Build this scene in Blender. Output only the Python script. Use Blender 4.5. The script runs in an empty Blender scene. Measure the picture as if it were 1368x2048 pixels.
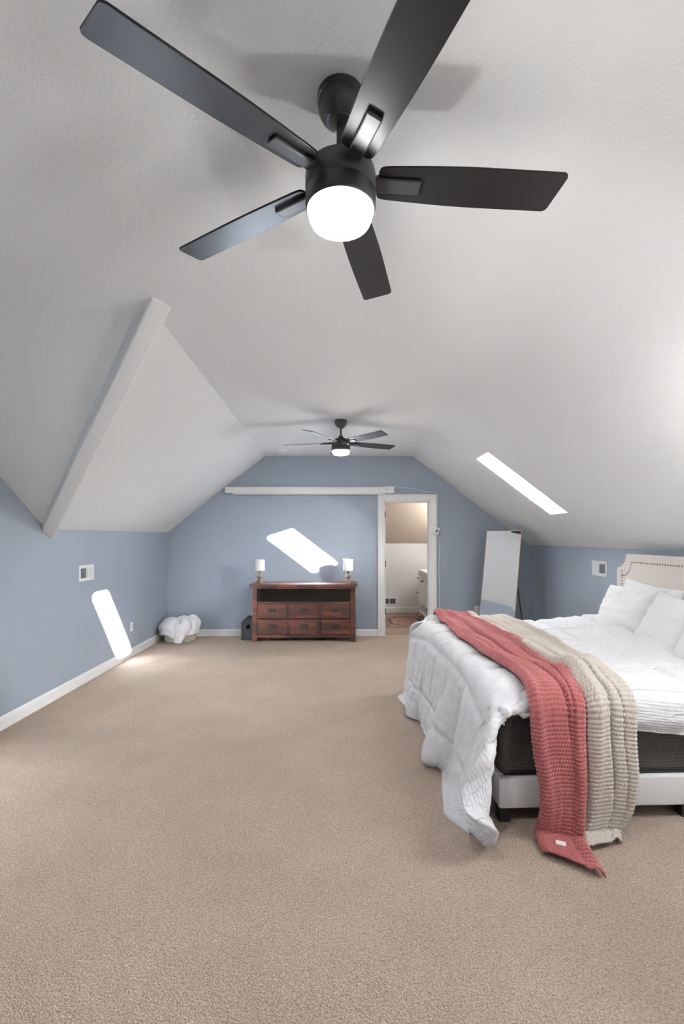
import bpy, bmesh, math, random
import numpy as np
from mathutils import Vector, Matrix, noise
from mathutils.bvhtree import BVHTree
random.seed(7); np.random.seed(7)
S = bpy.context.scene
COL = S.collection
PI = math.pi
R = math.radians

# ------------------------------------------------------------------ camera, world, sun, exposure
F = 910.0
H = 1.5
cd = bpy.data.cameras.new('camera'); cam = bpy.data.objects.new('camera', cd); COL.objects.link(cam)
cam.location = (0, 0, H); cam.rotation_euler = (R(90), 0, 0)
cd.sensor_fit = 'VERTICAL'; cd.sensor_height = 36; cd.lens = F/2048*36; cd.shift_y = 51/2048
cd.clip_start = 0.05; cd.clip_end = 60
S.camera = cam
S.view_settings.view_transform = 'Standard'; S.view_settings.look = 'None'
S.view_settings.gamma = 1; S.view_settings.use_curve_mapping = False
S.view_settings.exposure = 1.12

SKY = 10.0; SUN = 430.0; FAN = 70.0; BATH = 24.0; ADDED_LAMP = 22.0
world = bpy.data.worlds.new('sky'); S.world = world; world.use_nodes = True
bg = world.node_tree.nodes['Background']; bg.inputs[0].default_value = (0.93, 0.96, 1.0, 1); bg.inputs[1].default_value = SKY

SUND = Vector((-1.306, 1.0, -0.442)).normalized()
sl = bpy.data.lights.new('sun', 'SUN'); sl.energy = SUN; sl.angle = R(1.2); sl.color = (1, .995, .985)
so = bpy.data.objects.new('sun', sl); COL.objects.link(so); so.rotation_euler = SUND.to_track_quat('-Z', 'Y').to_euler(); so.location = (6, -4, 5)

s2 = bpy.data.lights.new('hazy_sun_glow', 'SUN'); s2.energy = 16; s2.angle = R(30)
so2 = bpy.data.objects.new('hazy_sun_glow', s2); COL.objects.link(so2); so2.rotation_euler = so.rotation_euler; so2.location = (6, -4, 6)

def area(name, loc, direction, sx, sy, power, color=(1, 1, 1), portal=False):
    l = bpy.data.lights.new(name, 'AREA'); l.shape = 'RECTANGLE'; l.size = sx; l.size_y = sy; l.energy = power; l.color = color
    o = bpy.data.objects.new(name, l); COL.objects.link(o); o.location = loc
    o.rotation_euler = Vector(direction).to_track_quat('-Z', 'Y').to_euler()
    if portal: l.cycles.is_portal = True
    return o

# ------------------------------------------------------------------ room dimensions
XL, XR = -2.66, 2.86
YB, YF = 6.93, -1.6            # far wall, wall behind the camera
ZC = 2.74
ZKL, ZKR = 1.576, 1.386        # knee wall tops
XBL0, XBL1 = -1.03, -1.17      # left ceiling break near (Y=YD), far
XBR = 1.07
YD = 2.48                      # dormer plane starts
SLR = (ZC-ZKR)/(XR-XBR)
YV = 4.08                      # dormer valley hits the knee wall
AREA_N = Vector((SLR, 0, 1)).normalized()

# ------------------------------------------------------------------ materials
def newmat(name):
    m = bpy.data.materials.new(name); m.use_nodes = True
    nt = m.node_tree; b = nt.nodes['Principled BSDF']
    return m, nt, b
def lin(c):
    return tuple(((x/255)/12.92 if x/255 <= .04045 else ((x/255+.055)/1.055)**2.4) for x in c) + (1,)
def N(nt, t, **kw):
    n = nt.nodes.new(t)
    for k, v in kw.items():
        if k.startswith('i_'):
            n.inputs[k[2:].replace('_', ' ')].default_value = v
        else: setattr(n, k, v)
    return n
def simple(name, rgb, rough=.5, metal=0, bump=None, var=None, spec=.5, coord='Object', sheen=0):
    """bump=(scale,strength,distance), var=(scale,amount)"""
    m, nt, b = newmat(name)
    b.inputs['Base Color'].default_value = lin(rgb); b.inputs['Roughness'].default_value = rough
    b.inputs['Metallic'].default_value = metal; b.inputs['Specular IOR Level'].default_value = spec
    b.inputs['Sheen Weight'].default_value = sheen
    L = nt.links
    tc = N(nt, 'ShaderNodeTexCoord')
    if var:
        n = N(nt, 'ShaderNodeTexNoise', i_Scale=var[0], i_Detail=3.0)
        L.new(tc.outputs[coord], n.inputs['Vector'])
        r = N(nt, 'ShaderNodeValToRGB')
        c = lin(rgb); a = var[1]
        r.color_ramp.elements[0].position = .3; r.color_ramp.elements[1].position = .7
        r.color_ramp.elements[0].color = tuple(x*(1-a) for x in c[:3])+(1,); r.color_ramp.elements[1].color = tuple(min(1, x*(1+a)) for x in c[:3])+(1,)
        L.new(n.outputs['Fac'], r.inputs[0]); L.new(r.outputs[0], b.inputs['Base Color'])
    if bump:
        n = N(nt, 'ShaderNodeTexNoise', i_Scale=bump[0], i_Detail=4.0, i_Roughness=.6)
        L.new(tc.outputs[coord], n.inputs['Vector'])
        bp = N(nt, 'ShaderNodeBump', i_Strength=bump[1], i_Distance=bump[2])
        L.new(n.outputs['Fac'], bp.inputs['Height']); L.new(bp.outputs[0], b.inputs['Normal'])
    return m

M = {}
M['blue'] = simple('blue_wall_paint', (156, 166, 178), .62, bump=(160, .25, .003), spec=.35)
M['ceil'] = simple('ceiling_texture_paint', (231, 233, 234), .75, bump=(75, .35, .006), spec=.3)
M['trim'] = simple('white_trim_paint', (236, 236, 234), .4)
M['bath_white'] = simple('bathroom_white_paint', (226, 226, 226), .6, bump=(160, .2, .002))
M['bath_beige'] = simple('bathroom_beige_paint', (206, 192, 176), .7)
M['black'] = simple('black_metal', (34, 33, 34), .45)
M['fan_dark'] = simple('fan_blade_black', (25, 24, 25), .36, bump=(90, .08, .001), spec=.35)
M['fan_body'] = simple('fan_housing_black', (42, 41, 42), .38)
M['plastic'] = simple('white_plastic', (232, 233, 235), .35)
M['grille'] = simple('dark_vent_grille', (95, 95, 95), .6)
M['linen'] = simple('beige_headboard_linen', (222, 214, 206), .9, bump=(260, .4, .002), var=(200, .05))
M['rail'] = simple('pale_rail_upholstery', (232, 231, 231), .8, bump=(300, .3, .001))
M['pillow'] = simple('white_pillow_cotton', (240, 240, 240), .85, bump=(14, .35, .012), sheen=.2)
M['silver'] = simple('nailhead_metal', (150, 145, 138), .3, 1)
M['copper'] = simple('thin_copper_frame', (196, 170, 150), .35, .8)
M['turned'] = simple('turned_weathered_wood', (120, 97, 82), .65, var=(60, .25), bump=(90, .2, .002))
M['towel'] = simple('white_towel_terry', (240, 240, 242), .95, bump=(150, .6, .004), sheen=.3)
M['basket'] = simple('cream_woven_rope', (205, 198, 186), .9, bump=(120, .4, .003))
M['speaker'] = simple('black_speaker_vinyl', (15, 15, 17), .6)
M['darkfab'] = simple('black_mesh_fabric', (20, 20, 24), .7)
M['tile'] = simple('tan_bathroom_tile', (158, 136, 124), .5, var=(6, .08))
M['cord'] = simple('black_cord_rubber', (15, 15, 15), .5)
M['tag'] = simple('white_tag_satin', (235, 228, 226), .6)
M['nail'] = simple('nail_steel', (70, 70, 74), .4, .6)

# mirror
m, nt, b = newmat('mirror_glass'); b.inputs['Base Color'].default_value = (.9, .92, .94, 1); b.inputs['Metallic'].default_value = 1; b.inputs['Roughness'].default_value = .02; M['mirror'] = m
# glass
m, nt, b = newmat('window_glass'); nt.nodes.remove(b)
out = nt.nodes['Material Output']; tr = N(nt, 'ShaderNodeBsdfTransparent'); gl = N(nt, 'ShaderNodeBsdfGlossy', i_Roughness=.02); mx = N(nt, 'ShaderNodeMixShader'); mx.inputs[0].default_value = .05
nt.links.new(tr.outputs[0], mx.inputs[1]); nt.links.new(gl.outputs[0], mx.inputs[2]); nt.links.new(mx.outputs[0], out.inputs[0]); M['glass'] = m
m, nt, b = newmat('smoked_cabinet_glass'); nt.nodes.remove(b)
out = nt.nodes['Material Output']; tr = N(nt, 'ShaderNodeBsdfTransparent'); tr.inputs[0].default_value = (.45, .45, .5, 1); gl = N(nt, 'ShaderNodeBsdfGlossy', i_Roughness=.05); mx = N(nt, 'ShaderNodeMixShader'); mx.inputs[0].default_value = .05
nt.links.new(tr.outputs[0], mx.inputs[1]); nt.links.new(gl.outputs[0], mx.inputs[2]); nt.links.new(mx.outputs[0], out.inputs[0]); M['smoked'] = m
def emis(name, col, st):
    m, nt, b = newmat(name); b.inputs['Base Color'].default_value = (.9, .9, .9, 1)
    b.inputs['Emission Color'].default_value = col; b.inputs['Emission Strength'].default_value = st
    return m
M['globe'] = emis('lit_frosted_globe', (1, .99, .98, 1), FAN)
M['bulb'] = emis('lit_bathroom_shade', (1, .965, .93, 1), BATH)
# lamp shade translucent white
m, nt, b = newmat('white_shade_fabric'); b.inputs['Base Color'].default_value = (.86, .86, .85, 1); b.inputs['Roughness'].default_value = .9; b.inputs['Transmission Weight'].default_value = 0
M['shade'] = m

def carpet():
    m, nt, b = newmat('beige_cut_pile_carpet'); L = nt.links
    b.inputs['Roughness'].default_value = 1; b.inputs['Specular IOR Level'].default_value = .05; b.inputs['Sheen Weight'].default_value = .25
    tc = N(nt, 'ShaderNodeTexCoord')
    n1 = N(nt, 'ShaderNodeTexNoise', i_Scale=150.0, i_Detail=4.0, i_Roughness=.65, i_Distortion=.8)
    n2 = N(nt, 'ShaderNodeTexNoise', i_Scale=2.2, i_Detail=3.0)
    n3 = N(nt, 'ShaderNodeTexVoronoi', i_Scale=170.0)
    for n in (n1, n2, n3): L.new(tc.outputs['Object'], n.inputs['Vector'])
    r1 = N(nt, 'ShaderNodeValToRGB'); e = r1.color_ramp.elements
    e[0].position = .30; e[0].color = lin((156, 134, 113)); e[1].position = .62; e[1].color = lin((244, 216, 191))
    L.new(n1.outputs['Fac'], r1.inputs[0])
    r2 = N(nt, 'ShaderNodeValToRGB'); e = r2.color_ramp.elements
    e[0].position = .35; e[0].color = (.90, .90, .90, 1); e[1].position = .65; e[1].color = (1, 1, 1, 1)
    L.new(n2.outputs['Fac'], r2.inputs[0])
    mu = N(nt, 'ShaderNodeMix', data_type='RGBA', blend_type='MULTIPLY'); mu.inputs[0].default_value = 1
    L.new(r1.outputs[0], mu.inputs[6]); L.new(r2.outputs[0], mu.inputs[7]); L.new(mu.outputs[2], b.inputs['Base Color'])
    ad = N(nt, 'ShaderNodeMath', operation='SUBTRACT'); L.new(n1.outputs['Fac'], ad.inputs[0]); L.new(n3.outputs['Distance'], ad.inputs[1])
    bp = N(nt, 'ShaderNodeBump', i_Strength=.9, i_Distance=.012); L.new(ad.outputs[0], bp.inputs['Height']); L.new(bp.outputs[0], b.inputs['Normal'])
    return m
M['carpet'] = carpet()

def wood():
    m, nt, b = newmat('reddish_brown_acacia'); L = nt.links
    b.inputs['Roughness'].default_value = .42
    tc = N(nt, 'ShaderNodeTexCoord'); sp = N(nt, 'ShaderNodeSeparateXYZ'); cb = N(nt, 'ShaderNodeCombineXYZ')
    L.new(tc.outputs['Object'], sp.inputs[0])
    ad = N(nt, 'ShaderNodeMath', operation='ADD'); L.new(sp.outputs['Y'], ad.inputs[0]); L.new(sp.outputs['Z'], ad.inputs[1])
    L.new(sp.outputs['X'], cb.inputs[0]); L.new(ad.outputs[0], cb.inputs[1])
    bk = N(nt, 'ShaderNodeTexBrick', offset=.37, i_Scale=1.0, i_Mortar_Size=0.0, i_Brick_Width=.27, i_Row_Height=.055, i_Bias=0.0)
    bk.inputs['Color1'].default_value = (0, 0, 0, 1); bk.inputs['Color2'].default_value = (1, 1, 1, 1)
    L.new(cb.outputs[0], bk.inputs['Vector'])
    mp = N(nt, 'ShaderNodeMapping'); mp.inputs['Scale'].default_value = (3, 40, 1); L.new(cb.outputs[0], mp.inputs[0])
    n = N(nt, 'ShaderNodeTexNoise', i_Scale=2.2, i_Detail=5.0, i_Distortion=1.2); L.new(mp.outputs[0], n.inputs['Vector'])
    mix = N(nt, 'ShaderNodeMix', data_type='FLOAT'); mix.inputs[0].default_value = .55
    L.new(bk.outputs['Color'], mix.inputs[2]); L.new(n.outputs['Fac'], mix.inputs[3])
    r = N(nt, 'ShaderNodeValToRGB'); e = r.color_ramp.elements
    e[0].position = .15; e[0].color = lin((42, 22, 17)); e[1].position = .85; e[1].color = lin((112, 62, 40))
    k = e.new(.5); k.color = lin((72, 37, 27))
    L.new(mix.outputs[0], r.inputs[0]); L.new(r.outputs[0], b.inputs['Base Color'])
    return m
M['wood'] = wood()

def mattress_mat():
    m, nt, b = newmat('charcoal_mattress_knit'); L = nt.links
    b.inputs['Roughness'].default_value = .85
    tc = N(nt, 'ShaderNodeTexCoord')
    n = N(nt, 'ShaderNodeTexNoise', i_Scale=60.0, i_Detail=3.0); mp = N(nt, 'ShaderNodeMapping'); mp.inputs['Scale'].default_value = (3, 1, .5)
    L.new(tc.outputs['Object'], mp.inputs[0]); L.new(mp.outputs[0], n.inputs['Vector'])
    w = N(nt, 'ShaderNodeTexWave', bands_direction='Z', i_Scale=18.0, i_Distortion=2.0, i_Detail=2.0); L.new(tc.outputs['Object'], w.inputs['Vector'])
    mi = N(nt, 'ShaderNodeMix', data_type='FLOAT'); mi.inputs[0].default_value = .15; L.new(n.outputs['Fac'], mi.inputs[2]); L.new(w.outputs['Fac'], mi.inputs[3])
    r = N(nt, 'ShaderNodeValToRGB'); e = r.color_ramp.elements
    e[0].position = .3; e[0].color = lin((58, 54, 52)); e[1].position = .75; e[1].color = lin((98, 92, 88))
    L.new(mi.outputs[0], r.inputs[0]); L.new(r.outputs[0], b.inputs['Base Color'])
    return m
M['mattress'] = mattress_mat()

def comforter_mat():
    m, nt, b = newmat('white_striped_comforter_cotton'); L = nt.links
    b.inputs['Base Color'].default_value = lin((238, 238, 240)); b.inputs['Roughness'].default_value = .8; b.inputs['Sheen Weight'].default_value = .15
    uv = N(nt, 'ShaderNodeUVMap', uv_map='UVMap')
    w = N(nt, 'ShaderNodeTexWave', bands_direction='Y', i_Scale=22.0, i_Distortion=.3); L.new(uv.outputs[0], w.inputs['Vector'])
    mp = N(nt, 'ShaderNodeMapping'); mp.inputs['Scale'].default_value = (1.0, 2.2, 1); L.new(uv.outputs[0], mp.inputs[0])
    n = N(nt, 'ShaderNodeTexNoise', i_Scale=9.0, i_Detail=6.0, i_Distortion=1.5, i_Roughness=.6); L.new(mp.outputs[0], n.inputs['Vector'])
    b1 = N(nt, 'ShaderNodeBump', i_Strength=.5, i_Distance=.003); L.new(w.outputs['Fac'], b1.inputs['Height'])
    b2 = N(nt, 'ShaderNodeBump', i_Strength=.75, i_Distance=.022); L.new(n.outputs['Fac'], b2.inputs['Height']); L.new(b1.outputs[0], b2.inputs['Normal'])
    L.new(b2.outputs[0], b.inputs['Normal'])
    return m
M['comforter'] = comforter_mat()
M['rosy'] = simple('dusty_rose_yarn', (172, 96, 94), .95, bump=(420, .5, .002), sheen=.25, var=(260, .12))
M['oat'] = simple('oatmeal_yarn', (202, 192, 180), .95, bump=(420, .5, .002), sheen=.25, var=(260, .1))

# ------------------------------------------------------------------ mesh helpers
def obj(name, bm, mat, parent=None, smooth=False):
    me = bpy.data.meshes.new(name)
    if isinstance(bm, bmesh.types.BMesh):
        bmesh.ops.recalc_face_normals(bm, faces=bm.faces[:]) if smooth != 'keep' else None
        bm.to_mesh(me); bm.free()
    o = bpy.data.objects.new(name, me); COL.objects.link(o)
    if mat is not None:
        for mm in (mat if isinstance(mat, (list, tuple)) else [mat]): me.materials.append(mm)
    if parent is not None: o.parent = parent
    if smooth is True:
        for p in me.polygons: p.use_smooth = True
        try:
            me.set_sharp_from_angle(angle=R(38))
        except Exception: pass
    return o
def tag(o, label=None, cat=None, group=None, kind=None):
    if label: o['label'] = label
    if cat: o['category'] = cat
    if group: o['group'] = group
    if kind: o['kind'] = kind
    return o
def thing(name, label, cat, loc=(0, 0, 0), rz=0, group=None):
    o = bpy.data.objects.new(name, None); COL.objects.link(o); o.location = loc; o.rotation_euler = (0, 0, rz)
    o.empty_display_size = .1
    return tag(o, label, cat, group)
def struct(name, bm, mat, parent=None, label=None, smooth=False):
    o = obj(name, bm, mat, parent, smooth)
    if parent is None: o['kind'] = 'structure'
    if label: o['label'] = label
    return o
def BM(): return bmesh.new()
def box(bm, x0, y0, z0, x1, y1, z1, bev=0, mi=0, mat=None, seg=2):
    M4 = Matrix.Translation(((x0+x1)/2, (y0+y1)/2, (z0+z1)/2)) @ Matrix.Diagonal((abs(x1-x0), abs(y1-y0), abs(z1-z0), 1))
    if mat is not None: M4 = mat @ M4
    r = bmesh.ops.create_cube(bm, size=1, matrix=M4)
    vs = r['verts']; fs = list({f for v in vs for f in v.link_faces})
    for f in fs: f.material_index = mi
    if bev:
        es = list({e for v in vs for e in v.link_edges})
        bmesh.ops.bevel(bm, geom=es, offset=bev, segments=seg, affect='EDGES', profile=.5)
    return bm
def lathe(bm, prof, c=(0, 0, 0), n=40, mi=0, capb=True, capt=True):
    rings = []
    for r, z in prof:
        rings.append([bm.verts.new((c[0]+r*math.cos(2*PI*k/n), c[1]+r*math.sin(2*PI*k/n), c[2]+z)) for k in range(n)])
    for a, b_ in zip(rings, rings[1:]):
        for k in range(n):
            f = bm.faces.new((a[k], a[(k+1) % n], b_[(k+1) % n], b_[k])); f.material_index = mi
    if capb: bm.faces.new(rings[0][::-1]).material_index = mi
    if capt: bm.faces.new(rings[-1]).material_index = mi
    return bm
def tube(bm, pts, r, n=8, mi=0):
    pts = [Vector(p) for p in pts]; rings = []
    up = Vector((0, 0, 1))
    for i, p in enumerate(pts):
        d = (pts[min(i+1, len(pts)-1)]-pts[max(i-1, 0)]).normalized()
        a = d.cross(up)
        if a.length < .05: a = d.cross(Vector((0, 1, 0)))
        a.normalize(); b_ = d.cross(a)
        rings.append([bm.verts.new(p+r*(math.cos(2*PI*k/n)*a+math.sin(2*PI*k/n)*b_)) for k in range(n)])
    for a, b_ in zip(rings, rings[1:]):
        for k in range(n): bm.faces.new((a[k], a[(k+1) % n], b_[(k+1) % n], b_[k])).material_index = mi
    bm.faces.new(rings[0][::-1]); bm.faces.new(rings[-1])
    return bm
def poly(bm, pts, mi=0):
    f = bm.faces.new([bm.verts.new(p) for p in pts]); f.material_index = mi; return f
def prism(bm, pts2, y0, y1, axis='Y', mi=0):
    """extrude a 2-D outline; axis = direction of extrusion"""
    def P(a, b_, t):
        return {'Y': (a, t, b_), 'X': (t, a, b_), 'Z': (a, b_, t)}[axis]
    A = [bm.verts.new(P(a, b_, y0)) for a, b_ in pts2]; B = [bm.verts.new(P(a, b_, y1)) for a, b_ in pts2]
    n = len(A)
    bm.faces.new(A[::-1]).material_index = mi; bm.faces.new(B).material_index = mi
    for k in range(n): bm.faces.new((A[k], A[(k+1) % n], B[(k+1) % n], B[k])).material_index = mi
    return bm
def gridmesh(name, P, mat, parent=None, uv=None, smooth=True, closed_u=False):
    """P (nu,nv,3) numpy grid -> mesh"""
    nu, nv = P.shape[:2]
    me = bpy.data.meshes.new(name)
    idx = np.arange(nu*nv).reshape(nu, nv)
    if closed_u: idx = np.vstack([idx, idx[:1]])
    q = np.stack([idx[:-1, :-1], idx[1:, :-1], idx[1:, 1:], idx[:-1, 1:]], -1).reshape(-1, 4)
    me.vertices.add(nu*nv); me.vertices.foreach_set('co', P.reshape(-1).astype(np.float32))
    me.loops.add(q.size); me.loops.foreach_set('vertex_index', q.reshape(-1).astype(np.int32))
    me.polygons.add(len(q)); me.polygons.foreach_set('loop_start', (np.arange(len(q))*4).astype(np.int32)); me.polygons.foreach_set('loop_total', np.full(len(q), 4, np.int32))
    if smooth: me.polygons.foreach_set('use_smooth', np.ones(len(q), bool))
    me.update(calc_edges=True)
    if uv is not None:
        l = me.uv_layers.new(name='UVMap'); l.data.foreach_set('uv', uv.reshape(-1, 2)[q.reshape(-1)].reshape(-1).astype(np.float32))
    me.validate()
    o = bpy.data.objects.new(name, me); COL.objects.link(o); me.materials.append(mat)
    if parent is not None: o.parent = parent
    return o
def copy_tree(o, parent=None):
    c = o.copy(); COL.objects.link(c); c.parent = parent
    for ch in [x for x in bpy.data.objects if x.parent == o]: copy_tree(ch, c)
    return c

# ------------------------------------------------------------------ room shell
bm = BM(); box(bm, XL-.3, YF-.2, -.12, XR+.3, 7.07, 0); struct('floor', bm, M['carpet'], label='beige cut pile carpet')

def slope_l_z(x, y):           # left slope under-surface (ruled)
    t = (y-YD)/(YB-YD); xb = XBL0+(XBL1-XBL0)*t
    return ZC-(ZC-ZKL)*(xb-x)/(xb-XL)
# skylight openings in the right slope: (y0,y1) and x0..x1
SKX0, SKX1 = 1.53, 2.365
SKY_Y = [(4.77, 5.165), (1.46, 1.855), (-1.25, -.855)]
SKX = [(1.53, 2.365), (1.64, 2.475), (1.53, 2.365)]
def zr(x): return ZC-SLR*(x-XBR)
bm = BM()
# flat part
poly(bm, [(XL, YF, ZC), (.70, YF, ZC), (.70, YD, ZC), (XL, YD, ZC)])
poly(bm, [(XBL0, YD, ZC), (.70, YD, ZC), (.70, YB, ZC), (XBL1, YB, ZC)])
# left slope, ruled in strips and cut by the valley
NS = 14
def valley_x(y): return XBL0+(XL-XBL0)*(y-YD)/(YV-YD)
ys = list(np.linspace(YD, YV, 8))+list(np.linspace(YV, YB, 8))[1:]
rows = []
for y in ys:
    xb = XBL0+(XBL1-XBL0)*(y-YD)/(YB-YD); xa = max(XL, valley_x(y)) if y < YV else XL
    xa = min(xa, xb)
    rows.append([bm.verts.new((xa+(xb-xa)*k/6, y, slope_l_z(xa+(xb-xa)*k/6, y))) for k in range(7)])
for a, b_ in zip(rows, rows[1:]):
    for k in range(6):
        try: bm.faces.new((a[k], a[k+1], b_[k+1], b_[k]))
        except Exception: pass
# dormer plane (rises towards the camera)
vr = []
for i in range(8):
    y = YD+(YV-YD)*i/7; xa = valley_x(y); z = slope_l_z(xa, y) if i < 7 else ZKL
    vr.append((XL, y, z)); vr.append((xa, y, z))
for i in range(6):
    poly(bm, [vr[2*i], vr[2*i+1], vr[2*i+3], vr[2*i+2]])
poly(bm, [vr[12], vr[13], vr[15]])
# right slope with openings
def quad_r(x0, x1, y0, y1): poly(bm, [(x0, y0, zr(x0)), (x1, y0, zr(x1)), (x1, y1, zr(x1)), (x0, y1, zr(x0))])
SKR = 1.45
edges = sorted([YF]+[v for p in SKY_Y for v in p]+[YB])
for a, b_ in zip(edges, edges[1:]):
    if (a, b_) in SKY_Y:
        q0, q1 = SKX[SKY_Y.index((a, b_))]; quad_r(SKR, q0, a, b_); quad_r(q1, XR, a, b_)
    else: quad_r(SKR, XR, a, b_)
# softly rounded drywall break between flat ceiling and right slope, sharper towards the far wall
me_rows = []
yr = [YF, -.855, 0, .7, YD, 3.4, 4.1, 4.77, 5.165, 6.0, YB]
yr = sorted(set(yr+edges))
for y in yr:
    w_ = .36*min(1, max(0, (YB-y)/4.2))**.8+.004
    row_ = []
    for k in range(13):
        t_ = k/12; x = XBR-w_+2*w_*t_
        z0_ = ZC; dz = -SLR*(2*w_)*(t_**2)/2     # quadratic blend
        row_.append(bm.verts.new((x, y, ZC+dz)))
    row_.append(bm.verts.new((SKR, y, zr(SKR))))
    row_.insert(0, bm.verts.new((.70, y, ZC)))
    me_rows.append(row_)
for a, b_ in zip(me_rows, me_rows[1:]):
    for k in range(len(a)-1):
        f = bm.faces.new((a[k], a[k+1], b_[k+1], b_[k])); f.smooth = True
bmesh.ops.remove_doubles(bm, verts=bm.verts[:], dist=.0005)
struct('ceiling', bm, M['ceil'], label='white textured ceiling with sloped sides')
# outer roof deck so that no light leaks in: thin slab above everything is not needed, planes are opaque

# valley beam
bm = BM()
L0, L1 = Vector((-.978, 2.34, ZC-.012)), Vector((XL-.02, 4.05, 1.55))
R0, R1 = Vector((-.906, 2.44, ZC+.01)), Vector((XL-.02, 4.205, 1.465))
up = Vector((.04, .05, .16))
# small dark reveal on the near side
pts0 = [L0, R0, R0+up*.9, L0+Vector((-.0, -.0, .12))]
pts1 = [L1, R1, R1+up, L1+Vector((0, 0, .12))]
A = [bm.verts.new(p) for p in pts0]; B = [bm.verts.new(p) for p in pts1]
bm.faces.new(A[::-1]); bm.faces.new(B)
for k in range(4): bm.faces.new((A[k], A[(k+1) % 4], B[(k+1) % 4], B[k]))
bmesh.ops.bevel(bm, geom=[e for e in bm.edges], offset=.014, segments=3, affect='EDGES', profile=.5)
struct('trim_1', bm, M['ceil'], label='textured boxed beam along the dormer valley', smooth=True)

# skylights
for i, (a, b_) in enumerate(SKY_Y):
    bm = BM(); d = .165; SKX0, SKX1 = SKX[i]
    n = AREA_N*d
    c = [Vector((SKX0, a, zr(SKX0))), Vector((SKX1, a, zr(SKX1))), Vector((SKX1, b_, zr(SKX1))), Vector((SKX0, b_, zr(SKX0)))]
    sh = [0, -.06, -.06, 0]
    co = [v+n+Vector((sh[k], 0, -SLR*sh[k])) for k, v in enumerate(c)]
    for k in range(4):
        poly(bm, [c[k], c[(k+1) % 4], co[(k+1) % 4], co[k]])
    # sash frame round the pane
    for k in range(4):
        a0, a1 = co[k], co[(k+1) % 4]; mid = sum(co, Vector())/4
        poly(bm, [a0, a1, a1+(mid-a1)*.03, a0+(mid-a0)*.03])
    w = struct('window_%d' % (i+1), bm, M['trim'], label='narrow skylight in the right slope')
    bm = BM(); poly(bm, [v-AREA_N*.01 for v in co]); obj('pane', bm, M['glass'], w)
    # curb outside: keeps stray light out
    ctr = sum(co, Vector())/4+AREA_N*.01
    area('skylight_portal', ctr, -AREA_N, .40, .98, 1, portal=True)

# walls
bm = BM()
def wall_x(bm, x, segs):
    poly(bm, [(x, y, z) for y, z in segs])
# left knee wall incl. dormer wall with a window opening outside the frame
wall_x(bm, XL, [(YF, -.05), (YB, -.05), (YB, ZKL), (YV, ZKL)]+[(v[1], v[2]) for v in vr[::2]][::-1][1:]+[(YF, ZC)])
struct('wall_left', bm, M['blue'])
bm = BM(); wall_x(bm, XR, [(YF, -.05), (YB, -.05), (YB, ZKR), (YF, ZKR)]); struct('wall_right', bm, M['blue'])
bm = BM(); poly(bm, [(XL, YF, -.05), (XR, YF, -.05), (XR, YF, ZKR), (XBR, YF, ZC), (XL, YF, ZC)]); struct('wall_rear', bm, M['blue'])
# far wall with door opening
DX0, DX1, DZ = .635, 1.345, 2.065
WT = .12
bm = BM()
def wface(pts, y): poly(bm, [(x, y, z) for x, z in pts])
wface([(XL, -.05), (DX0, -.05), (DX0, ZC), (XBL1, ZC), (XL, ZKL)], YB)
wface([(DX0, DZ), (DX1, DZ), (DX1, zr(DX1)), (XBR, ZC), (DX0, ZC)], YB)
wface([(DX1, -.05), (XR, -.05), (XR, ZKR), (DX1, zr(DX1))], YB)
struct('wall_far', bm, M['blue'])

# baseboards
def baseboard(name, p0, p1, nrm, h=.105, t=.016):
    bm = BM(); p0 = Vector(p0); p1 = Vector(p1); nrm = Vector(nrm)
    prof = [(0, 0), (t, 0), (t, h-.022), (t*.55, h-.006), (t*.35, h), (0, h)]
    A = [bm.verts.new(p0+nrm*a+Vector((0, 0, z))) for a, z in prof]; B = [bm.verts.new(p1+nrm*a+Vector((0, 0, z))) for a, z in prof]
    n = len(A); bm.faces.new(A[::-1]); bm.faces.new(B)
    for k in range(n): bm.faces.new((A[k], A[(k+1) % n], B[(k+1) % n], B[k]))
    return struct(name, bm, M['trim'])
baseboard('baseboard_left', (XL, YF, 0), (XL, YB, 0), (1, 0, 0))
baseboard('baseboard_far', (XL, YB, 0), (.545, YB, 0), (0, -1, 0))
b2 = baseboard('baseboard_far_right', (1.44, YB, 0), (XR, YB, 0), (0, -1, 0))
baseboard('baseboard_right', (XR, YF, 0), (XR, YB, 0), (-1, 0, 0))
baseboard('baseboard_rear', (XL, YF, 0), (XR, YF, 0), (0, 1, 0))

# door casing + jamb
bm = BM()
CW = .092
prof = [(0, 0), (0, -.012), (.02, -.018), (.06, -.020), (.075, -.026), (CW, -.026), (CW, 0)]
def casing_path(bm):
    pts = [(DX0, 0), (DX0, DZ), (DX1, DZ), (DX1, 0)]
    offs = [(-1, 0), (-1, 1), (1, 1), (1, 0)]
    rows = []
    for (x, z), (ox, oz) in zip(pts, offs):
        rows.append([bm.verts.new((x+ox*a, YB+b_, z+oz*a)) for a, b_ in prof])
    for a, b_ in zip(rows, rows[1:]):
        for k in range(len(prof)-1): bm.faces.new((a[k], a[k+1], b_[k+1], b_[k]))
    bm.faces.new(rows[0]); bm.faces.new(rows[-1][::-1])
casing_path(bm)
JT = .02
box(bm, DX0, YB-.004, 0, DX0+JT, YB+WT, DZ); box(bm, DX1-JT, YB-.004, 0, DX1, YB+WT, DZ); box(bm, DX0, YB-.004, DZ-JT, DX1, YB+WT, DZ)
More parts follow.
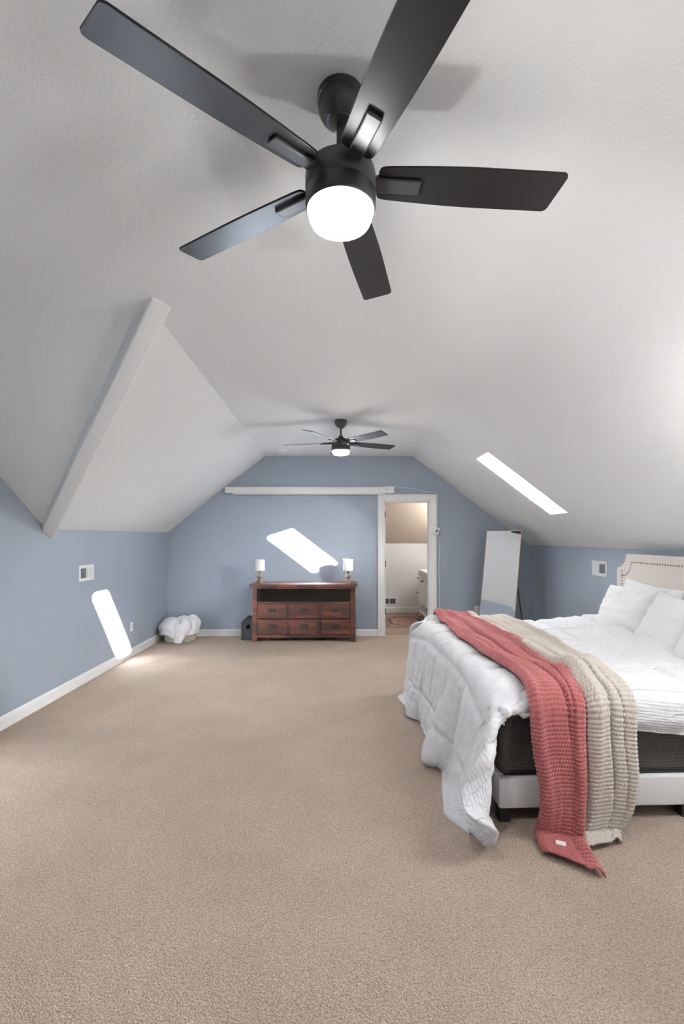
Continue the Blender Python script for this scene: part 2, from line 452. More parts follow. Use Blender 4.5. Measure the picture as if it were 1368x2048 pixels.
# door stop
box(bm, DX0+JT, YB+.045, 0, DX0+JT+.012, YB+.08, DZ-JT); box(bm, DX1-JT-.012, YB+.045, 0, DX1-JT, YB+.08, DZ-JT); box(bm, DX0+JT, YB+.045, DZ-JT-.012, DX1-JT, YB+.08, DZ-JT)
dc = struct('door_1', bm, M['trim'], label='white casing and jamb of the open bathroom doorway')
for z in (1.85, 1.10, .37):
    bm = BM(); box(bm, DX0+JT-.001, YB+.004, z-.045, DX0+JT+.003, YB+.04, z+.045, .001)
    tube(bm, [(DX0+JT+.006, YB+.002, z-.047), (DX0+JT+.006, YB+.002, z+.047)], .008)
    obj('hinge', bm, M['black'], dc)

# ------------------------------------------------------------------ bathroom
BY, BXL, BXR = 9.05, -.35, 2.02
bm = BM(); box(bm, BXL-.1, 7.07, -.1, BXR+.1, BY+.1, -.004); struct('floor_bathroom', bm, M['tile'])
bm = BM(); box(bm, DX0-.0, 7.045, -.004, DX1, 7.085, .006, .002); struct('trim_2', bm, M['tile'], label='tile threshold strip')
ZKB = 1.38
yt = BY-(2.5-ZKB)/.77
bm = BM()
poly(bm, [(BXL, BY, -.05), (BXR, BY, -.05), (BXR, BY, ZKB), (BXL, BY, ZKB)])
struct('wall_bathroom_far', bm, M['bath_white'])
bm = BM(); poly(bm, [(BXL, BY, ZKB), (BXR, BY, ZKB), (BXR, yt, 2.5), (BXL, yt, 2.5)])
poly(bm, [(BXL, yt, 2.5), (BXR, yt, 2.5), (BXR, YB+WT, 2.5), (BXL, YB+WT, 2.5)])
struct('ceiling_bathroom', bm, M['bath_beige'])
for nm, x in (('wall_bathroom_left', BXL), ('wall_bathroom_right', BXR)):
    bm = BM(); poly(bm, [(x, YB+WT, -.05), (x, BY, -.05), (x, BY, ZKB), (x, yt, 2.5), (x, YB+WT, 2.5)]); struct(nm, bm, M['bath_white'])
bm = BM()
poly(bm, [(BXL, YB+WT, -.05), (DX0, YB+WT, -.05), (DX0, YB+WT, 2.5), (BXL, YB+WT, 2.5)]); poly(bm, [(DX1, YB+WT, -.05), (BXR, YB+WT, -.05), (BXR, YB+WT, 2.5), (DX1, YB+WT, 2.5)]); poly(bm, [(DX0, YB+WT, DZ), (DX1, YB+WT, DZ), (DX1, YB+WT, 2.5), (DX0, YB+WT, 2.5)])
struct('wall_bathroom_near', bm, M['bath_white'])
baseboard('baseboard_bathroom', (BXL, BY, 0), (BXR, BY, 0), (0, -1, 0), .12)

# vanity
v = thing('bathroom_vanity', 'white bathroom vanity with black knobs and open bottom shelf, seen through the doorway', 'vanity', (1.47, 8.72, 0))
VL, VD = 1.22, .52            # runs toward the camera (-y), front faces -x
bm = BM(); box(bm, 0, -VL, .27, VD, 0, .865, .003)
for (a, b_) in ((0, .045), (VL-.045, VL)):
    box(bm, 0, -b_, 0, .045, -a, .27, .002); box(bm, VD-.045, -b_, 0, VD, -a, .27, .002)
box(bm, .01, -VL+.01, .105, VD-.01, -.01, .14, .002); box(bm, 0, -VL, .09, .02, 0, .15, .002)
obj('body', bm, M['trim'], v)
bm = BM(); box(bm, -.018, -VL-.012, .865, VD, .012, .895, .004); obj('countertop', bm, M['plastic'], v)
def panel(y0, y1, z0, z1):
    bm = BM(); box(bm, -.016, y0, z0, 0, y1, z1, .002)
    for (a, b_, c, d_) in ((y0, y1, z0, z0+.03), (y0, y1, z1-.03, z1), (y0, y0+.03, z0, z1), (y1-.03, y1, z0, z1)): box(bm, -.022, a, c, -.014, b_, d_, .0015)
    return bm
def knob(y, z, par):
    bm = BM(); lathe(bm, [(.005, 0), (.005, .014), (.014, .018), (.015, .026), (.008, .031)], n=14)
    bmesh.ops.transform(bm, matrix=Matrix.Translation((-.02, y, z)) @ Matrix.Rotation(-PI/2, 4, 'Y'), verts=bm.verts[:]); obj('knob', bm, M['black'], par, True)
for z0, z1 in ((.60, .83), (.31, .57)):
    d_ = obj('drawer', panel(-.20, -.05, z0, z1), M['trim'], v); knob(-.125, (z0+z1)/2+.02, d_)
    d_ = obj('drawer', panel(-1.17, -1.02, z0, z1), M['trim'], v); knob(-1.095, (z0+z1)/2+.02, d_)
for k in range(2):
    y1 = -.22-k*.39; d_ = obj('door', panel(y1-.38, y1, .31, .83), M['trim'], v); knob(y1-.04 if k == 1 else y1-.33, .72, d_)
bm = BM(); tube(bm, [(.42, -.6, .895), (.42, -.6, 1.06), (.38, -.6, 1.09), (.31, -.6, 1.07)], .012, 12); obj('faucet', bm, M['black'], v, True)
# rolled towels on the vanity shelf
for k, (yy, zz) in enumerate(((8.55, .185), (8.38, .185), (8.2, .185), (8.45, .26), (8.02, .185))):
    bm = BM(); lathe(bm, [(.01, 0), (.036, .004), (.044, .02), (.044, .28), (.036, .296), (.01, .3)], n=18)
    bmesh.ops.transform(bm, matrix=Matrix.Translation((1.52, yy, zz)) @ Matrix.Rotation(PI/2, 4, 'Y') @ Matrix.Diagonal((1, 1.3, 1, 1)), verts=bm.verts[:])
    tag(obj('rolled_towel', bm, M['towel'] if k != 2 else M['speaker'], None, True),
        ['rolled white towel at the far end of the vanity shelf', 'rolled white towel second from the far end on the vanity shelf', 'dark rolled towel on the vanity shelf', 'rolled white towel lying on top of two others on the vanity shelf', 'rolled white towel nearest the door on the vanity shelf'][k], 'towel', 'rolled towels on the vanity shelf')
# vanity wall lamp
v = thing('vanity_light', 'bathroom wall light with lit frosted shades above the vanity', 'light', (BXR, 7.9, 1.93))
bm = BM(); box(bm, -.03, -.3, -.03, 0, .3, .03, .005); obj('backplate', bm, M['black'], v)
for dy in (-.2, 0, .2):
    bm = BM(); lathe(bm, [(.03, -.08), (.055, -.06), (.055, .06), (.04, .08)], (-.1, dy, 0), 20); obj('shade', bm, M['bulb'], v, True)
# register on the bathroom wall
def register(name, label, w, h, mats, halves):
    t = thing(name, label, 'vent')
    bm = BM(); box(bm, -w/2, -.008, -h/2, w/2, 0, h/2, .002)
    obj('plate', bm, M['plastic'], t)
    for (a, b_, c, d_, dark) in halves:
        bm = BM(); box(bm, a, -.0095, c, b_, -.007, d_)
        n = int((d_-c)/.009)
        for k in range(n):
            z = c+(d_-c)*(k+.5)/n; box(bm, a, -.013, z-.0018, b_, -.009, z+.0018)
        box(bm, (a+b_)/2-.002, -.0135, c, (a+b_)/2+.002, -.0085, d_)
        obj('louvre', bm, M['grille'] if dark else M['plastic'], t)
    return t
r = register('wall_register', 'white wall register low on the bathroom wall', .30, .16, None, [(-.125, -.01, -.05, .05, True), (.01, .125, -.05, .05, True)])
r.location = (.94, BY, .235)
# rug
rug = thing('medallion_rug', 'faded red rug with a grey octagonal medallion on the bathroom floor', 'rug', (1.13, 8.13, -.004))
RC = [simple('rug_'+n, c, .95, bump=(200, .5, .003), var=(45, .22)) for n, c in (('rust', (142, 110, 104)), ('sand', (172, 144, 134)), ('slate', (100, 86, 86)), ('rose', (166, 132, 124)))]
bm = BM()
w, h = .40, .56
def ringpoly(k, cw, ch, cut): return [(-cw+cut, -ch), (cw-cut, -ch), (cw, -ch+cut), (cw, ch-cut), (cw-cut, ch), (-cw+cut, ch), (-cw, ch-cut), (-cw, -ch+cut)]
levels = [(w, h, .004, 1), (w-.025, h-.025, .004, 0), (w-.06, h-.06, .004, 3), (w-.075, h-.075, .004, 2), (w-.085, h-.085, .004, 1), (w-.10, h-.12, .16, 2), (w-.16, h-.18, .14, 1), (w-.19, h-.22, .12, 3)]
for (cw, ch, cut, mi), nx in zip(levels, levels[1:]+[None]):
    A = [bm.verts.new((x, y, .009)) for x, y in ringpoly(0, cw, ch, cut)]
    if nx is None: bm.faces.new(A).material_index = mi
    else:
        B = [bm.verts.new((x, y, .009)) for x, y in ringpoly(0, *nx[:3])]
        for k in range(8): bm.faces.new((A[k], A[(k+1) % 8], B[(k+1) % 8], B[k])).material_index = mi
box(bm, -w, -h, 0, w, h, .0085, mi=1)
obj('pile', bm, RC, rug)

# ------------------------------------------------------------------ wall registers, outlets, details
t = register('wall_vent', 'white louvred vent high on the left blue wall above the sun patch', .275, .165, None, [(-.115, .0, -.05, .05, False), (.02, .11, -.05, .05, True)])
t.rotation_euler = (0, 0, PI/2)
# on left wall: front faces +x ; local -y -> +x ; local x -> +y
t.location = (XL, 4.73, 1.133)
for c in [x for x in bpy.data.objects if x.parent == t and x.name.startswith('louvre')]: pass
t.scale = (-1, 1, 1)
t2 = register('wall_vent', 'white louvred vent on the right blue wall beside the headboard', .29, .17, None, [(-.115, -.005, -.05, .05, False), (.012, .115, -.05, .05, True)])
t2.rotation_euler = (0, 0, -PI/2); t2.location = (XR, 5.05, 1.157)

def outlet(loc, rz, label, sl=True):
    t = thing('wall_outlet', label, 'outlet', loc, rz)
    bm = BM(); box(bm, -.036, -.007, -.058, .036, 0, .058, .003); obj('cover_plate', bm, M['plastic'], t)
    for z in (-.02, .02):
        bm = BM(); box(bm, -.016, -.009, z-.014, .016, -.006, z+.014, .003); so_ = obj('socket', bm, M['plastic'], t)
        bm = BM(); box(bm, -.007, -.0095, z-.005, -.005, -.0088, z+.006); box(bm, .005, -.0095, z-.005, .007, -.0088, z+.006); obj('slot', bm, M['black'], so_)
outlet((XL, 5.74, .375), PI/2, 'white outlet plate low on the left blue wall')
outlet((2.055, YB, .40), 0, 'white outlet plate on the far wall beside the standing mirror')
for k, x in enumerate((-.26, .12)):
    bm = BM(); lathe(bm, [(.004, 0), (.004, .012), (.006, .013), (.006, .015)], n=10)
    bmesh.ops.transform(bm, matrix=Matrix.Translation((x, YB, 1.876)) @ Matrix.Rotation(PI/2, 4, 'X'), verts=bm.verts[:])
    tag(obj('nail', bm, M['nail']), ['left one of the two small nails in the far wall', 'right one of the two small nails in the far wall'][k], 'nail')

# smoke detector
bm = BM(); lathe(bm, [(.072, 0), (.072, -.012), (.062, -.03), (.05, -.036), (.012, -.038)][::-1], n=32)
o = tag(obj('smoke_detector', bm, M['plastic'], None, True), 'round white smoke detector on the ceiling left of the far fan', 'smoke detector'); o.location = (-.85, 6.42, ZC)
bm = BM(); lathe(bm, [(.02, -.046), (.022, -.036)], n=20); obj('test_button', bm, M['plastic'], o, True)

# projector screen
t = thing('projector_screen', 'long white rolled up projector screen case mounted across the far wall', 'projector screen', (0, YB-.001, 2.218))
bm = BM(); x0, x1 = -1.765, .785
prism(bm, [(-.075, -.045), (-.075, .03), (-.06, .048), (-.0, .048), (-.0, -.045)], x0+.02, x1-.02, 'X'); obj('case', bm, M['trim'], t)
for a, b_ in ((x0, x0+.022), (x1-.14, x1)):
    bm = BM(); box(bm, a, -.082, -.05, b_, 0, .053, .006); obj('end_cap', bm, M['plastic'], t)
bm = BM(); box(bm, x0+.11, -.055, -.068, x1-.13, -.03, -.045, .004); obj('weight_bar', bm, M['plastic'], t)
bm = BM(); lathe(bm, [(.006, 0), (.006, .004)], n=12); bmesh.ops.transform(bm, matrix=Matrix.Translation((x1-.12, -.083, .01)) @ Matrix.Rotation(PI/2, 4, 'X'), verts=bm.verts[:]); obj('indicator', bm, M['black'], t)
# cord + switch box
pts = [(.785, YB-.03, 2.25), (.80, YB-.03, 2.27), (.9, YB-.02, 2.26), (1.1, YB-.02, 2.24), (1.25, YB-.02, 2.205), (1.38, YB-.025, 2.185), (1.428, YB-.032, 2.18), (1.447, YB-.028, 2.15), (1.447, YB-.012, 1.9), (1.45, YB-.01, 1.66)]
pts2 = [(1.465, YB-.012, 1.6), (1.475, YB-.01, 1.5), (1.478, YB-.01, 1.2), (1.47, YB-.008, 1.0), (1.485, YB-.008, .8), (1.48, YB-.02, .5), (1.475, YB-.02, .3)]
t = thing('hanging_cord', 'thin white cord with a handheld switch hanging beside the door casing', 'cord', (0, 0, 0))
bm = BM(); tube(bm, pts, .005); tube(bm, pts2, .005); obj('cord', bm, M['plastic'], t, True)
bm = BM(); mt = Matrix.Translation((1.425, YB-.045, 1.595)) @ Matrix.Rotation(R(28), 4, 'Y'); box(bm, -.045, -.016, -.06, .045, .016, .06, .012, mat=mt, seg=3); sw = obj('switch_box', bm, M['plastic'], t, True)
bm = BM(); mt = Matrix.Translation((1.432, YB-.063, 1.60)) @ Matrix.Rotation(R(28), 4, 'Y'); box(bm, -.014, -.003, -.022, .014, .003, .022, .002, mat=mt); obj('button', bm, M['grille'], sw)

# ------------------------------------------------------------------ dresser (media console)
DYF, DYB = 6.53, 6.89
d = thing('media_console', 'reddish brown wooden media console with six drawers and a dark open top bay', 'media console', ((505+711)/2/1, 0, 0))
k = DYF/F
def ux(u): return (u-684)*k
cx = ux(607.5); d.location = (cx, DYF, 0)
def zz(v_): return H-(v_-1075)*k
X0, X1 = ux(504)-cx, ux(711)-cx
Dp = DYB-DYF
def wobj(name, bm, par, sm=False, mat=None): return obj(name, bm, mat or M['wood'], par, sm)
bm = BM(); box(bm, X0-.03, -.025, .795, X1+.03, Dp, .832, .004); wobj('top', bm, d)
for (xa, ya) in ((X0, 0), (X1-.072, 0), (X0, Dp-.06), (X1-.072, Dp-.06)):
    bm = BM(); box(bm, xa, ya, 0, xa+.072, ya+.06, .795, .004); wobj('leg', bm, d)
bm = BM()
box(bm, X0+.01, .05, .07, X0+.03, Dp-.04, .795); box(bm, X1-.03, .05, .07, X1-.01, Dp-.04, .795)
box(bm, X0+.03, Dp-.03, .07, X1-.03, Dp-.01, .795)
box(bm, X0+.07, .012, .76, X1-.07, .03, .795, .001)      # top rail
box(bm, X0+.07, .012, .555, X1-.07, .03, .572, .001)       # mid rail
box(bm, X0+.03, .03, .54, X1-.03, Dp-.03, .557)
box(bm, X0+.03, .03, .065, X1-.03, Dp-.03, .08)
box(bm, X0+.07, .008, .055, X1-.07, .03, .105, .002)      # bottom rail
cols = [(X0+.076, ux(575)-cx), (ux(578.5)-cx, ux(638)-cx), (ux(641.5)-cx, X1-.076)]
for i in (0, 1):
    box(bm, cols[i][1]+.003, .006, .105, cols[i+1][0]-.003, .03, .555, .001)
obj('carcass', bm, M['wood'], d)
bm = BM(); box(bm, X0+.03, Dp-.04, .557, X1-.03, Dp-.031, .79); obj('bay_lining', bm, M['darkfab'], d)
bm = BM(); box(bm, X0+.075, .018, .574, X1-.075, .022, .758); obj('glass_door', bm, M['smoked'], d)
for x in (cols[0][1]+.01, cols[1][1]+.01):
    bm = BM(); box(bm, x-.008, .06, .557, x+.008, Dp-.04, .79); obj('divider', bm, M['wood'], d)
for (a, b_) in cols:
    for (c, e) in ((.333, .552), (.108, .328)):
        bm = BM(); box(bm, a+.003, .004, c+.003, b_-.003, .03, e-.003, .003); dr = wobj('drawer', bm, d)
        m_ = (a+b_)/2; zc = (c+e)/2+.01
        bm = BM(); box(bm, m_-.055, -.004, zc-.02, m_+.055, .006, zc+.02, .002); box(bm, m_-.048, -.012, zc+.002, m_+.048, -.002, zc+.017, .003)
        obj('pull', bm, M['black'], dr)
# soundbar inside the bay
bm = BM(); box(bm, -.44, 0, 0, .44, .09, .082, .012, seg=3)
sb = tag(obj('soundbar', bm, M['darkfab'], None, True), 'black soundbar standing inside the top bay of the wooden console', 'soundbar'); sb.location = (cx+.02, DYF+.08, .557)
bm = BM(); box(bm, .40, -.003, .004, .425, .0, .012); obj('badge', bm, M['plastic'], sb)
bm = BM(); tube(bm, [(cx-.12, DYF+.22, .58), (cx-.05, DYF+.2, .66), (cx, DYF+.19, .685), (cx+.08, DYF+.2, .66), (cx+.2, DYF+.22, .655)], .006)
tag(obj('coiled_cable', bm, M['cord'], None, True), 'black cable looping behind the soundbar in the console bay', 'cable')
# cables under the console
def wig(seed, y, amp):
    rr = random.Random(seed); return [(cx-.5+i*.06, y+rr.uniform(-amp, amp), .006+rr.uniform(0, .012)) for i in range(17)]
bm = BM(); tube(bm, wig(3, DYF+.12, .02), .006)
tag(obj('floor_cable', bm, M['cord'], None, True), 'tangled black cable on the carpet under the wooden console, front strand', 'cable')
bm = BM(); tube(bm, wig(5, DYF+.19, .03), .007)
tag(obj('floor_cable', bm, M['cord'], None, True), 'tangled black cable on the carpet under the wooden console, rear strand', 'cable')
# subwoofer
t = thing('subwoofer', 'black subwoofer with a round port left of the wooden console', 'speaker', (-1.365, 6.62, 0))
bm = BM(); w_, h_ = .20, .32
out_ = [(-w_/2, .008), (w_/2, .008), (w_/2, h_), (-w_/2+.05, h_), (-w_/2, h_-.055)]
prism(bm, out_, 0, .26, 'Y'); bmesh.ops.bevel(bm, geom=bm.edges[:], offset=.003, segments=2, affect='EDGES'); obj('cabinet', bm, M['speaker'], t)
bm = BM(); lathe(bm, [(.026, -.002), (.028, .006), (.036, .009), (.04, .002), (.04, -.001)], n=28); lathe(bm, [(.002, .0015), (.027, .0015)], n=28); bmesh.ops.transform(bm, matrix=Matrix.Translation((0, 0, .20)) @ Matrix.Rotation(PI/2, 4, 'X'), verts=bm.verts[:]); obj('port', bm, M['black'], t, True)
for x in (-.07, .07):
    for y in (.03, .2): bm = BM(); box(bm, x-.015, y, 0, x+.015, y+.03, .01); obj('foot', bm, M['black'], t)
# table lamps
def lamp(x, y, label):
    t = thing('table_lamp', label, 'lamp', (x, y, .832), 0)
    bm = BM(); lathe(bm, [(.046, 0), (.046, .012), (.04, .022), (.044, .03), (.04, .042), (.026, .052), (.02, .062), (.03, .072), (.04, .09), (.041, .105), (.032, .122), (.018, .134), (.014, .142), (.022, .15), (.02, .162), (.012, .17), (.011, .19)], n=28); obj('base', bm, M['turned'], t, True)
    bm = BM(); lathe(bm, [(.006, .18), (.006, .25)], n=10); obj('stem', bm, M['silver'], t)
    bm = BM(); lathe(bm, [(.074, .185), (.070, .345), (.068, .345), (.072, .185)], n=40, capb=False, capt=False)
    # spider ring
    obj('shade', bm, M['shade'], t, True)
    bm = BM(); lathe(bm, [(.0705, .185), (.0755, .185), (.0755, .188), (.0705, .188)], n=40, capb=False, capt=False)
    obj('shade_ring', bm, M['shade'], t)
    bm = BM(); box(bm, -.0685, -.002, .336, .0685, .002, .339); box(bm, -.002, -.0685, .336, .002, .0685, .339); box(bm, -.004, -.004, .25, .004, .004, .338); obj('harp', bm, M['silver'], t)
    return t
lamp((519.5-684)*6.68/F, 6.68, 'small turned wood lamp with white shade on the left end of the console')
lamp((696-684)*6.68/F, 6.68, 'small turned wood lamp with white shade on the right end of the console')

# ------------------------------------------------------------------ basket and towel in the corner
t = thing('woven_basket', 'low round cream woven basket in the far left corner under a white towel', 'basket', (-2.34, 6.60, 0))
bm = BM(); pr = []
for i in range(9):
    z = i*.022; r_ = .20+.02*math.sin(i/8*PI)
    pr += [(r_-.004, z+.002), (r_+.006, z+.011), (r_-.004, z+.02)]
lathe(bm, pr, n=40); obj('wall', bm, M['basket'], t, True)
# towel: bulging cloth gathered on top
NU, NV = 160, 60
P = np.zeros((NU, NV, 3))
for i in range(NU):
    a = 2*PI*i/NU
    for j in range(NV):
        s = j/(NV-1)
        fold = 1-abs(math.sin(a*4.5+1.1*math.sin(a*2)+1.6*s+.8*noise.noise(Vector((a, s*3, 1)))))**.7
        fold2 = abs(math.sin(a*4.5+.8+s*1.1))
        rr = .255*(math.sin(min(1, s*1.15)*PI*.62))**.8
        rr += .045*(.35-fold)*min(1, s*3)
        rr *= 1+.10*math.cos(a-PI)*s+.06*math.cos(2*a)
        z = .335-.215*(s**1.9)-.03*math.exp(-((s-.12)/.07)**2)-.05*(fold-.35)*min(1, s*5)*(1-s*.6)+.028*noise.noise(Vector((math.cos(a)*2, math.sin(a)*2, s*3)))
        z -= .03*(fold2 > .93)*s*(1-s)*2
        z += (.02*math.exp(-((a-.6)/.6)**2)-.02*math.exp(-((a-PI)/.5)**2))*min(1, s*2)
        # tail hanging in front
        fr = math.exp(-((a-1.55*PI)/.30)**2)
        if s > .55: z -= fr*(s-.55)*.33; rr += fr*.0*(s-.55)
        z = max(z, .012)
        P[i, j] = (rr*math.cos(a)+.0, rr*math.sin(a), z)
tw = gridmesh('white_towel', P, M['towel'], closed_u=True); tw.location = (-2.33, 6.60, 0)
so_ = tw.modifiers.new('thick', 'SOLIDIFY'); so_.thickness = .012; so_.offset = -1
tag(tw, 'crumpled white terry towel bundled over the low basket in the corner', 'towel')

# ------------------------------------------------------------------ standing mirror
mw, mh = .505, 1.62
t = thing('standing_mirror', 'tall floor mirror with a thin copper edge leaning back in the far right corner', 'mirror')
yaw = R(-45)   # local x width, local y thickness (front -y), local z height
lean = R(10.4)
base = Matrix.Translation((2.06, 6.15, 0)) @ Matrix.Rotation(yaw, 4, 'Z') @ Matrix.Rotation(-lean, 4, 'X')
t.matrix_world = Matrix.Translation((2.06, 6.15, .0)) @ Matrix.Rotation(yaw, 4, 'Z')
RL = Matrix.Rotation(-lean, 4, 'X')
bm = BM(); box(bm, -mw/2+.004, -.012, .014, mw/2-.004, -.008, mh-.004, mat=RL); obj('mirror_pane', bm, M['mirror'], t)
bm = BM()
for a in ((-mw/2, .01, -mw/2+.006, mh), (mw/2-.006, .01, mw/2, mh), (-mw/2, .01, mw/2, .016), (-mw/2, mh-.006, mw/2, mh)): box(bm, a[0], -.016, a[1], a[2], .01, a[3], .001, mat=RL)
obj('frame', bm, M['copper'], t)
bm = BM(); box(bm, -mw/2+.005, -.007, .015, mw/2-.005, .008, mh-.005, mat=RL); obj('backing', bm, M['black'], t)
def st_leg(xs):
    bm = BM(); p = RL @ Vector((xs, .012, 1.05)); tube(bm, [p, (xs*1.05, .5, .01)], .008); obj('stand_leg', bm, M['black'], t, True)
st_leg(.2); st_leg(-.2)
bm = BM(); tube(bm, [(-.21, .5, .012), (.21, .5, .012)], .008); obj('stand_bar', bm, M['black'], t, True)

# ------------------------------------------------------------------ ceiling fans
def blade_outline():
    up_, dn = [], []
    n = 16; r0, r1 = .105, .638
    def hw(s): return .0465+.0125*math.sin(min(1, s*1.7)*PI/2)
    pts = []
    for i in range(n+1):
        s = i/n; pts.append((r0+(r1-r0)*s, hw(s)))
    rc = .014
    top = [(r0, hw(0)-rc), (r0+rc*.3, hw(0)-rc*.3)]+[(r0+rc, hw(0))]+pts[1:-1]+[(r1-rc-.012, hw(1)), (r1-rc*.3-.012, hw(1)-rc*.3), (r1-.012, hw(1)-rc)]
    bot = [(r0, -hw(0)+rc), (r0+rc*.3, -hw(0)+rc*.3), (r0+rc, -hw(0))]+[(x, -y) for x, y in pts[1:-1]]+[(r1-rc, -hw(1)), (r1-rc*.3, -hw(1)+rc*.3), (r1, -hw(1)+rc)]
    return top+bot[::-1]
OUT = blade_outline()
def make_fan(x, y, phi, label):
    t = thing('ceiling_fan', label, 'ceiling fan', (x, y, ZC), 0, None)
    ZB = 1.003+H-ZC        # blade plane
    bm = BM(); lathe(bm, [(.0655, 0.0000), (.0655, -0.0168), (.0625, -0.0193), (.0625, -0.0252), (.0635, -0.0286), (.061, -0.0437), (.054, -0.0571), (.043, -0.0680), (.040, -0.0722), (.036, -0.0739), (.034, -0.0790), (.029, -0.0815), (.014, -0.0815)], n=48); obj('canopy', bm, M['fan_body'], t, True)
    bm = BM(); lathe(bm, [(.0115, -.085), (.0115, -.19)], n=20); obj('downrod', bm, M['fan_body'], t, True)
    bm = BM(); lathe(bm, [(.014, -.159), (.022, -.164), (.028, -0.179), (.034, -0.191), (.06, -0.198), (.085, -0.206), (.096, -0.216), (.099, -0.227), (.099, -0.273), (.0975, -0.275), (.0975, -0.278), (.099, -0.280), (.0985, -0.314), (.096, -0.322), (.0945, -0.324), (.09, -0.324)], n=64); obj('motor_housing', bm, M['fan_body'], t, True)
    zg = .914+H-ZC
    bm = BM(); lathe(bm, [(.0905, zg+.006), (.0905, zg-.006), (.088, zg-.016), (.083, zg-.027), (.066, zg-.036), (.04, zg-.041), (.012, zg-.043), (.002, zg-.043)], n=64); obj('light_globe', bm, M['globe'], t, True)
    for i in range(5):
        a = R(phi+72*i)
        Mx = Matrix.Rotation(a, 4, 'Z') @ Matrix.Translation((0, 0, ZB)) @ Matrix.Rotation(R(-12), 4, 'X')
        bm = BM(); prism(bm, OUT, -.003, .003, 'Z'); bmesh.ops.transform(bm, matrix=Mx, verts=bm.verts[:])
        b_ = obj('blade', bm, M['fan_dark'], t)
        md = b_.modifiers.new('bevel', 'BEVEL'); md.width = .0015; md.segments = 2; md.limit_method = 'ANGLE'
        bm = BM(); box(bm, .095, -.021, -.013, .225, .021, -.002, .004, mat=Mx); box(bm, .08, -.016, -.006, .13, .016, .006, .002, mat=Mx)
        box(bm, .1, -.016, .003, .2, .016, .01, .002, mat=Mx)
        obj('blade_bracket', bm, M['fan_body'], b_)
    return t
make_fan(-.004, 1.28, 4, 'large dark ceiling fan with lit globe nearest the camera')
make_fan(-.012, 4.82, 24, 'dark ceiling fan with lit globe hanging near the far wall')

# ------------------------------------------------------------------ bed
BO = Vector((.825, 2.385, 0)); BR = R(2.0)
BMx = Matrix.Translation(BO) @ Matrix.Rotation(BR, 4, 'Z')
BL, BW = 1.93, 1.93
bed = thing('upholstered_bed', 'low king size bed frame with pale upholstered rails and scooped studded beige headboard', 'bed', BO, BR)
for (a, b_, c, d_) in ((0, 0, BL, .045), (0, BW-.045, BL, BW), (0, .045, .045, BW-.045)):
    bm = BM(); box(bm, a, b_, .075, c, d_, .235, .012, seg=3); obj('side_rail', bm, M['rail'], bed, True)
for (x, y) in ((.005, .01), (.005, BW-.07), (1.0, .02), (1.0, BW-.07), (BL-.07, .01), (BL-.07, BW-.07), (1.0, BW/2)):
    bm = BM(); box(bm, x, y, 0, x+.06, y+.06, .076, .003); obj('leg', bm, M['black'], bed)
bm = BM(); box(bm, .045, .045, .19, BL, BW-.045, .215); obj('slat_platform', bm, M['black'], bed)
# headboard: profile in local (y,z), thickness in x
def hb_outline(inset):
    y0, y1 = -.06+inset, BW+.06-inset; zs = 1.20; zt = 1.345-inset
    rad = .135
    p = [(y0, .08+inset), (y0, zs-inset*.3)]
    cxy = (y0, zt)          # concave scoop centred on the corner
    for k in range(9):
        a = -PI/2+PI/2*k/8
        p.append((y0+rad*math.cos(a)*1.0, (zt)+rad*math.sin(a)))
    q = [(y0+y1-y, z) for y, z in p][::-1]
    return p+q
def hbface(o_, x0, x1):
    bm = BM(); prism(bm, o_, x0, x1, 'X'); return bm
bm = hbface(hb_outline(0), BL, BL+.065); bmesh.ops.bevel(bm, geom=[e for e in bm.edges if e.calc_face_angle(0) > .5], offset=.012, segments=3, affect='EDGES')
hb = obj('headboard', bm, M['linen'], bed, True)
bm = BM()
pl = hb_outline(.075)
for (p, q) in zip(pl, pl[1:]):
    L_ = math.hypot(q[0]-p[0], q[1]-p[1])
    n = max(1, round(L_/.03))
    for k in range(n):
        y = p[0]+(q[0]-p[0])*k/n; z = p[1]+(q[1]-p[1])*k/n
        if z > .7: bmesh.ops.create_uvsphere(bm, u_segments=8, v_segments=5, radius=.0075, matrix=Matrix.Translation((BL-.001, y, z)))
s_ = obj('nailhead_trim', bm, M['silver'], hb, True); s_['kind'] = 'stuff'

# mattress
mt = thing('mattress', 'thick charcoal grey mattress on the bed frame', 'mattress', BO, BR)
bm = BM(); box(bm, .02, .03, .217, BL-.005, BW-.03, .60, .05, seg=5); obj('core', bm, M['mattress'], mt, True)
bm = BM()
for z in (.245, .262, .56):
    ring = [(.018, .028), (BL-.003, .028), (BL-.003, BW-.028), (.018, BW-.028)]
    tube(bm, [(ring[0][0]+.05, ring[0][1], z), (ring[1][0]-.05, ring[1][1], z)], .004)
obj('piping', bm, M['black'], mt, True)

